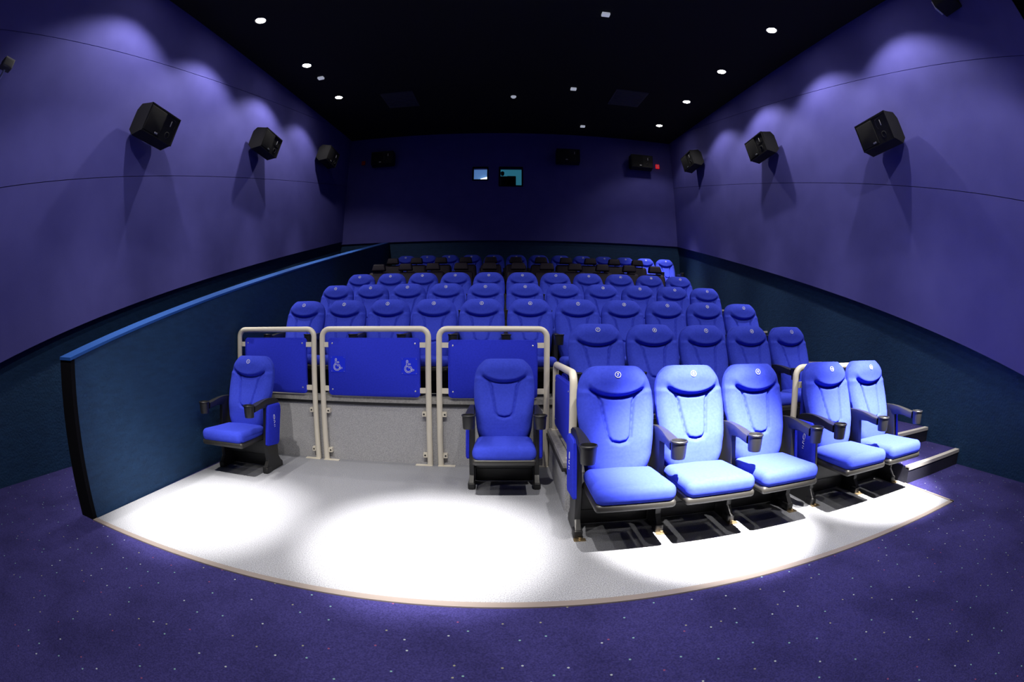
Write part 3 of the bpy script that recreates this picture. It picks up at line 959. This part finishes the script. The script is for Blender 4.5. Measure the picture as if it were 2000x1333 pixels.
# ------------------------------------------------------------------ ceiling fittings
CT = math.atan(.147)
def downlight(x, y, label, group='ceiling downlights'):
    z = ceil_z(y)
    r = empty('downlight', (x, y, z), label, 'ceiling light', group)
    r.rotation_euler = (CT, 0, 0)
    MB().lathe([(.075, .0), (.098, .0), (.102, -.006), (.098, -.012), (.082, -.014), (.075, -.008)], 24, cap0=False, cap1=False).build('trim_ring', M['lampring'], r)
    o = MB().lathe([(.0, -.004), (.072, -.004), (.072, -.010), (.0, -.012)], 20, cap0=False, cap1=False).build('lamp', M['lamp'], r)
    return r
def spot(x, y, power, angle, blend, aim=None, col=(1, .955, .88), rad=.04, drop=.10):
    l = bpy.data.lights.new('spot', 'SPOT')
    l.energy = power; l.spot_size = math.radians(angle); l.spot_blend = blend; l.color = col
    l.shadow_soft_size = rad
    o = bpy.data.objects.new('spot', l); COL.objects.link(o)
    p = Vector((x, y, ceil_z(y) - drop)); o.location = p
    d = (Vector(aim) - p) if aim else Vector((0, .147, -1))
    o.rotation_euler = d.to_track_quat('-Z', 'Y').to_euler()
    return o
def wash(x, y, sg, power):
    z = ceil_z(y) - .10
    return spot(x, y, power, 119, .42, aim=(x + sg * .05, y + .147, z - 1))
YS = [2.42, 4.12, 5.86, 7.53, 9.27]
WX_R, WX_L = 3.665, -3.335
nth = ['off the top edge', 'first', 'second', 'third', 'fourth']
WALLW, BEAMW = 150, 650
for i, y in enumerate(YS):
    downlight(WX_R, y, 'lit ceiling downlight along the right wall, %s from the camera end' % nth[i])
    wash(WX_R, y, 1, WALLW * (.22 if i == 4 else .65 if i == 3 else 1)); spot(WX_R, y, BEAMW * (2.6 if i == 4 else 1), 35, 1.0)
    if i < 4:
        downlight(WX_L, y, 'lit ceiling downlight along the left wall, %s from the camera end' % nth[i])
        wash(WX_L, y, -1, WALLW * (.65 if i == 3 else 1)); spot(WX_L, y, BEAMW, 37, 1.0)
# downlights over the front floor, just above the camera
for x, ax, pw in ((-2.0, -2.13, 5400), (-.35, -.45, 7200), (1.1, 1.33, 21000), (2.8, 2.98, 16000)):
    downlight(x, .5, 'ceiling downlight over the front floor', 'downlights over the front floor')
    spot(x, .5, pw, 20.5, 1.0, aim=(ax, 2.45 if ax < 0 else 2.60, 0))
    spot(x, .5, 520, 42, 1.0, aim=(ax, 2.6, 0))
    spot(x, .5, 175, 98, .3, aim=(x, 3.2, 0))
# unseen fill spots nearer the screen, added to brighten carpet and lower walls
for y in (-1.2, -3.4):
    for x in (WX_L, -1.2, 1.5, WX_R):
        spot(x, y, 30, 105, .5, aim=(x, y + .3, 0))
gl = 'small pale ceiling units'
def ceil_obj(name, x, y, mbx, m, label, cat, group=None):
    o = mbx.build(name, m); o.location = (x, y, ceil_z(y)); o.rotation_euler = (CT, 0, 0)
    return tag(o, label, cat, group)
for (x, y, lab) in ((1.336, 4.68, 'small pale rectangular ceiling unit nearest the camera'), (1.309, 7.54, 'small pale ceiling unit near the middle of the ceiling'),
                    (1.886, 9.86, 'tiny pale ceiling unit nearest the back wall'), (-3.30, 6.45, 'tiny pale ceiling unit among the left downlights')):
    ceil_obj('ceiling_unit', x, y, MB().rbox((0, 0, -.02), (.055, .045, .02), .008, k=2), M['diffuser'], lab, 'ceiling unit', gl)
ceil_obj('smoke_detector', .168, 8.1, MB().lathe([(.055, 0), (.055, -.02), (.035, -.04), (.0, -.045)], 20, cap0=False, cap1=False), M['diffuser'], 'small round white smoke detector on the black ceiling', 'smoke detector')  # no lamp: its paleness comes partly from the material's faint glow
def vent(x, y, lab):
    mb = MB(); mb.box(-.33, .33, -.42, .42, -.02, .0)
    for k in range(10): mb.box(-.30, .30, -.39 + .08 * k, -.35 + .08 * k, -.03, -.02)
    ceil_obj('ceiling_vent', x, y, mb, M['vent'], lab, 'vent', 'ceiling vents')
vent(2.46, 7.80, 'grey ceiling vent panel near the right downlights')
vent(-2.15, 8.05, 'dim grey ceiling vent panel near the left downlights')

# wall devices
cr = empty('security_camera', (XL, .92, 3.36), 'small silver camera bracket high on the left wall at the edge', 'camera')
MB().rbox((.16, .0, .03), (.05, .075, .045), .02, k=3).build('housing', M['vent'], cr)
MB().box(.12, .20, -.06, .07, .070, .082).build('sun_shield', M['silver'], cr, smooth=False)
MB().tube([(0, 0, -.08), (.10, 0, -.07), (.15, 0, -.01)], .014, 8).build('bracket_arm', M['silver'], cr)
db = empty('wall_box', (XR, 1.35, 4.60), 'black box mounted high on the right wall at the top edge', 'wall box')
MB().rbox((-.13, 0, .03), (.13, .16, .10), .02, k=2).build('case', M['speaker'], db)
MB().box(-.20, -.06, .165, .19, -.05, .06).build('white_plate', M['white'], db, smooth=False)

# ------------------------------------------------------------------ world and view
w = bpy.data.worlds.new('world'); S.world = w
w.use_nodes = True
w.node_tree.nodes['Background'].inputs[0].default_value = (.2, .22, .4, 1)
w.node_tree.nodes['Background'].inputs[1].default_value = 0.02
S.view_settings.view_transform = 'Standard'
S.view_settings.look = 'None'
S.view_settings.gamma = 1
S.view_settings.exposure = 0.0
S.view_settings.use_curve_mapping = False
S.cycles.use_denoising = True
S.cycles.max_bounces = 8
S.cycles.diffuse_bounces = 3
S.cycles.sample_clamp_indirect = 2.0
S.cycles.use_light_tree = True
S.cycles.caustics_reflective = False
S.cycles.caustics_refractive = False
